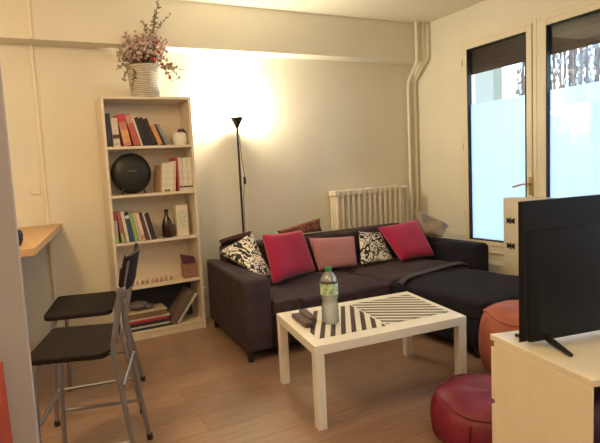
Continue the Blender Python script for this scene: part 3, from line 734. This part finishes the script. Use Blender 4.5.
# ---------------------------------------------------------------- coffee table
N_, R2_, F_, L_ = Vector((1.30, 1.985)), Vector((2.29, 1.905)), Vector((2.44, 2.515)), Vector((1.43, 2.605))
t = thing('coffee_table', 'low white rectangular coffee table in front of the sofa', 'table', ((N_+F_)/2).to_3d())
MB().quadprism([N_, R2_, F_, L_], .40, .45).build('tabletop', M['white'], t, bevel=.002)
def tpt(s_, v_, z=0):
    p = (N_*(1-s_)+R2_*s_)*(1-v_)+(L_*(1-s_)+F_*s_)*v_; return Vector((p.x, p.y, z))
ds, dv = .052/.99, .052/.62
for (s_, v_) in ((0.001, 0.001), (1-ds-.001, .001), (1-ds-.001, 1-dv-.001), (.001, 1-dv-.001)):
    MB().quadprism([tpt(s_, v_), tpt(s_+ds, v_), tpt(s_+ds, v_+dv), tpt(s_, v_+dv)], 0, .3995).build('leg', M['white'], t, bevel=.002)
def tmat(s0, s1, v0, v1, m, label):
    pts = [tpt(s0, v0), tpt(s1, v0), tpt(s1, v1), tpt(s0, v1)]
    o = MB().quadprism(pts, .4505, .4525).build('placemat', m, loc=(*((pts[0]+pts[2])/2).xy, .45), bevel=.0008); tag(o, label, 'placemat', 'striped placemats on the coffee table')
tmat(.06, .492, .14, .86, M['mat1'], 'left striped placemat on the coffee table, under bottle and remotes')
tmat(.508, .955, .17, .88, M['mat2'], 'right striped placemat on the coffee table, uncovered')
# bottle of water
wb = Vector((1.59, 2.25, .4527))
t = thing('water_bottle', 'clear plastic water bottle with green cap on the coffee table', 'bottle', wb)
MB().lathe([(0, .006), (0.0226, .002), (0.0407, .002), (0.0492, .012), (0.0497, .03), (0.0463, .04), (0.0497, .05), (0.0463, .062), (0.0497, .074), (0.0463, .086), (0.0497, .098), (0.0441, .125), (0.0418, .135), (0.0486, .155), (0.0503, .17), (0.0503, .24), (0.0452, .265), (0.0316, .288), (0.0164, .303), (0.0153, .315), (0.0153, .33)], wb, 32).build('bottle_body', M['pet'], t)
lbl = MB().lathe([(0.0511, .172), (0.0515, .175), (0.0515, .235), (0.0511, .238)], wb, 32).build('label', M['label'], t)
MB().lathe([(0.0518, .238), (0.0520, .240), (0.0520, .250), (0.0503, .252)], wb, 32).build('label_band', mat('dark_label_band', (.10, .08, .06), .5), lbl)
MB().lathe([(0.0186, .305), (0.0190, .306), (0.0190, .328), (0.0175, .33), (0, .33)], wb, 24).build('cap', M['cap'], t)
def remote(c, ang, L, label, w_=.05):
    t = thing('remote_control', label, 'remote', (c[0], c[1], .4527), ang, 'remotes on the coffee table')
    bod = MB().box(-L/2, L/2, -w_/2, w_/2, .001, .030).build('body', M['remote'], t, bevel=.006, seg=3, world=False)
    for i in range(7):
        for j in (-1, 0, 1): MB().box(-L*.4+i*L*.11, -L*.4+i*L*.11+.011, j*.012-.004, j*.012+.004, .0295, .0325).build('button', M['button'], bod, bevel=.001, world=False)
remote((1.458, 2.345), R_(80), .22, 'nearer dark remote control by the table edge')
remote((1.532, 2.40), R_(75), .20, 'dark remote control next to the water bottle')

# ---------------------------------------------------------------- poufs
def pouf(c, r, h, m, label, seam):
    t = thing('leather_pouf', label, 'pouf', (*c, 0))
    prof = [(0, .004), (r*.72, .004), (r*.9, h*.10), (r*.99, h*.28), (r, h*.45), (r*.985, h*.62), (r*.93, h*.80), (r*.84, h*.92), (r*.70, h*.985), (r*.45, h*1.0), (r*.2, h*.99), (0, h*.985)]
    k = MB(); k.lathe(prof, (*c, 0), 64)
    for v in k.b.verts:
        d = Vector((v.co.x-c[0], v.co.y-c[1], 0)); a = math.atan2(d.y, d.x)
        q = v.co.z/h
        v.co.z += .008*sin(3*a)*q + .010*sin(5*a+1)*q*(d.length/r); f = 1+.012*sin(4*a+q*5)+.008*cos(12*a)*(1-abs(2*q-1))
        v.co.x = c[0]+d.x*f; v.co.y = c[1]+d.y*f
    k.build('cover', m, t, sub=1, ang=180)
    pts = [(c[0]+r*.875*cos(a), c[1]+r*.875*sin(a), h*.905+.008*sin(3*a)+.009*sin(5*a+1)) for a in [2*pi*i/48 for i in range(49)]]
    MB().tube(pts, .005, 6).build('piping', seam, t)
    for i in range(8):
        a = 2*pi*i/8+.3
        pp = [(c[0]+r*f*cos(a), c[1]+r*f*sin(a), h*g2+.008*sin(3*a)*g2+.01*sin(5*a+1)*g2*f) for f, g2 in ((.93, .80), (.985, .62), (1.0, .45), (.99, .28), (.9, .10))]
        MB().tube(pp, .003, 6).build('seam', seam, t)
pouf((1.945, 1.475), .285, .255, M['redl'], 'dark red leather pouf on the floor beside the white cabinet', M['redl'])
pouf((2.735, 1.83), .28, .445, M['orgl'], 'terracotta leather pouf between chaise and television', M['orgl'])

# ---------------------------------------------------------------- TV cabinet
ca = R_(-15); cR = Matrix.Rotation(ca, 4, 'Z'); corner = Vector((1.43, .775, 0))
t = thing('tv_cabinet', 'white low cabinet under the television, drawers facing the sofa', 'cabinet', corner, ca)
Wd, Dp, Ht = 1.35, .40, .70
MB().box(0, Wd, 0, Dp+.018, Ht-.022, Ht).build('top_panel', M['cab'], t, bevel=.002, world=False)
MB().box(0, .006, 0, Dp-.002, 0, Ht-.0225).build('side_panel', M['cab'], t, bevel=.002, world=False)
MB().box(Wd-.02, Wd, 0, Dp-.002, 0, Ht-.0225).build('side_panel', M['cab'], t, bevel=.002, world=False)
MB().box(.66, .68, .01, Dp-.01, .06, Ht-.0225).build('divider', M['cab'], t, world=False)
for z_ in (.05, .37): MB().box(.02, Wd-.02, .01, Dp-.01, z_, z_+.018).build('shelf', M['cab'], t, world=False)
MB().box(.02, Wd-.02, Dp-.03, Dp-.02, .05, Ht-.023).build('inner_panel', M['cab'], t, world=False)
for (xa, xb) in ((.002, .665), (.672, Wd-.002)):
    for (za, zb) in ((.05, .235), (.243, .432), (.452, .640)):
        d = MB().box(xa, xb, Dp, Dp+.017, za, zb+.012 if zb > .6 else zb).build('drawer_front', M['cab'], t, bevel=.002, world=False)
for (xa, za, c_, l_) in ((.03, .39, (.05, .02, .06), 'dark purple bundle in the open back of the cabinet'),):
    k = MB(); k.blob((xa+.17, .12, .50), 1, (.15, .09, .10), 3); k.blob((xa+.22, .10, .44), 1, (.17, .08, .05), 3)
    k.b.transform(Matrix.Translation(corner) @ cR)
    tag(k.build('fabric_bundle', cmat(c_), loc=corner), l_, 'bag')
k = MB(); k.blob((.2, .13, .18), 1, (.16, .10, .11), 3); k.b.transform(Matrix.Translation(corner) @ cR)
tag(k.build('storage_bag', cmat((.02, .02, .03)), loc=corner), 'black bag on the lower shelf inside the cabinet back', 'bag')
# television
tvc = Vector((1.505, 1.035, 0)); ta = R_(-10)
t = thing('television', 'flat black television on the white cabinet, seen from behind', 'television', (*tvc.xy, Ht), ta)
zb, zt, L = .722, 1.195, .74
k = MB(); k.box(0, L, -.010, .012, zb-Ht, zt-Ht).build('panel', M['tv'], t, bevel=.003, world=False)
MB().box(.004, L-.004, .0125, .014, .012, zt-Ht-.006).build('screen', mat('screen_glass', (.008, .008, .012), .08), t, world=False)
k = MB(); k.hexa([(.05, -.010, .02), (L-.05, -.010, .02), (L-.05, -.0105, .30), (.05, -.0105, .30)], [(.09, -.034, .04), (L-.09, -.034, .04), (L-.09, -.03, .27), (.09, -.03, .27)])
k.b.free(); k.b = bmesh.new()
lo = [(.012, -.0102, .012), (L-.012, -.0102, .012), (L-.012, -.0102, .40), (.012, -.0102, .40)]; hi = [(.05, -.022, .03), (L-.05, -.022, .03), (L-.05, -.018, .375), (.05, -.018, .375)]
k.hexa(lo, hi); k.build('rear_housing', M['tv'], t, bevel=.008, seg=3, world=False)
for fx, s_ in ((.10, 1), (L-.10, -1)):
    MB().tube([(fx, 0, .025), (fx-.015*s_, .03, .012), (fx-.04*s_, .085, .007)], .008, rr=[.011, .009, .006]).build('foot', M['black'], t, world=False)
    MB().tube([(fx, 0, .028), (fx-.008*s_, -.03, .018), (fx-.035*s_, -.125, .007)], .008, rr=[.014, .012, .007]).build('foot', M['black'], t, world=False)

# ---------------------------------------------------------------- cream cupboard by the window
t = thing('wall_cupboard', 'small cream cupboard with black butterfly hinges below the window handle', 'cupboard', (4.18, 2.8, .336))
MB().box(4.13, 4.24, 2.60, 3.01, .337, .975).build('body', M['trim'], t, bevel=.004)
dr = MB().box(4.122, 4.1295, 2.63, 2.965, .42, .86).build('door', M['trim'], t, bevel=.004)
for z_ in (.765, .53):
    k = MB()
    for s_ in (-1, 1):
        k.hexa([(4.116, 2.93, z_-.006), (4.121, 2.93, z_-.006), (4.121, 2.93, z_+.006), (4.116, 2.93, z_+.006)], [(4.116, 2.93+s_*.038, z_-.028), (4.121, 2.93+s_*.038, z_-.028), (4.121, 2.93+s_*.038, z_+.028), (4.116, 2.93+s_*.038, z_+.028)])
    k.cyl((4.114, 2.93, z_-.03), (4.114, 2.93, z_+.03), .006)
    k.build('hinge', M['black'], dr)

# ---------------------------------------------------------------- light
Wd_ = bpy.data.worlds.new('World'); S.world = Wd_; Wd_.use_nodes = True
bg = Wd_.node_tree.nodes['Background']; bg.inputs[0].default_value = (.72, .86, 1.0, 1); bg.inputs[1].default_value = 2.7
def light(name, typ, loc, energy, col, size=.1, rot=None, sy=None):
    l = bpy.data.lights.new(name, typ); l.energy = energy; l.color = col
    if typ == 'AREA':
        l.size = size
        if sy: l.shape = 'RECTANGLE'; l.size_y = sy
    else: l.shadow_soft_size = size
    o = bpy.data.objects.new(name, l); COL.objects.link(o); o.location = loc
    if rot: o.rotation_euler = rot
    return o
light('floor_lamp_light', 'POINT', (lx, ly, 1.905), 40, (1, .85, .58), .05)
# ceiling lamp of the kitchen side, beyond the partition
kl = thing('unseen_ceiling_lamp', 'round ceiling lamp above the kitchen side', 'lamp', (-.55, 1.9, CZ))
MB().lathe([(0, -.10), (.10, -.09), (.17, -.05), (.19, -.001), (0, -.001)], (-.55, 1.9, CZ), 36).build('diffuser', emit_mat('warm_diffuser', (1, .75, .42), 6), kl)
kl = thing('unseen_ceiling_lamp', 'round lamp added unseen above the viewer side of the room as warm fill', 'lamp', (.5, -.8, CZ))  # added lamp behind the viewer, warms partition, cabinet side and floor
MB().lathe([(0, -.10), (.10, -.09), (.17, -.05), (.19, -.001), (0, -.001)], (.5, -.8, CZ), 36).build('diffuser', bpy.data.materials['warm_diffuser'], kl)
light('kitchen_light', 'POINT', (-.55, 1.9, CZ-.24), 36, (1, .68, .33), .2)
light('viewer_side_fill', 'POINT', (.5, -.8, CZ-.24), 24, (1, .74, .42), .2)  # warm fill of the added lamp behind the viewer

# ---------------------------------------------------------------- camera
f, yaw, pit, rol, hC, px, py = 476.767, .4258, -.0919, -.0619, 1.34, 234.88, 219.16
Fv = Vector((sin(yaw)*cos(pit), cos(yaw)*cos(pit), sin(pit))); R0 = Vector((cos(yaw), -sin(yaw), 0)); U0 = R0.cross(Fv)
Rv = R0*cos(rol)+U0*sin(rol); Uv = -R0*sin(rol)+U0*cos(rol)
cd = bpy.data.cameras.new('camera'); cam = bpy.data.objects.new('camera', cd); COL.objects.link(cam)
m = Matrix((Rv, Uv, -Fv)).transposed().to_4x4(); m.translation = (0, 0, hC); cam.matrix_world = m
cd.sensor_width = 36; cd.lens = f/600*36; cd.shift_x = (300-px)/600; cd.shift_y = (py-221.5)/600; cd.clip_start = .05
S.camera = cam
S.view_settings.view_transform = 'Standard'; S.view_settings.look = 'None'; S.view_settings.gamma = 1; S.view_settings.exposure = 0.92
S.view_settings.use_curve_mapping = False
try:
    S.cycles.use_denoising = True; S.cycles.max_bounces = 10; S.cycles.diffuse_bounces = 6; S.cycles.transparent_max_bounces = 12
    S.cycles.sample_clamp_indirect = 6
except Exception: pass
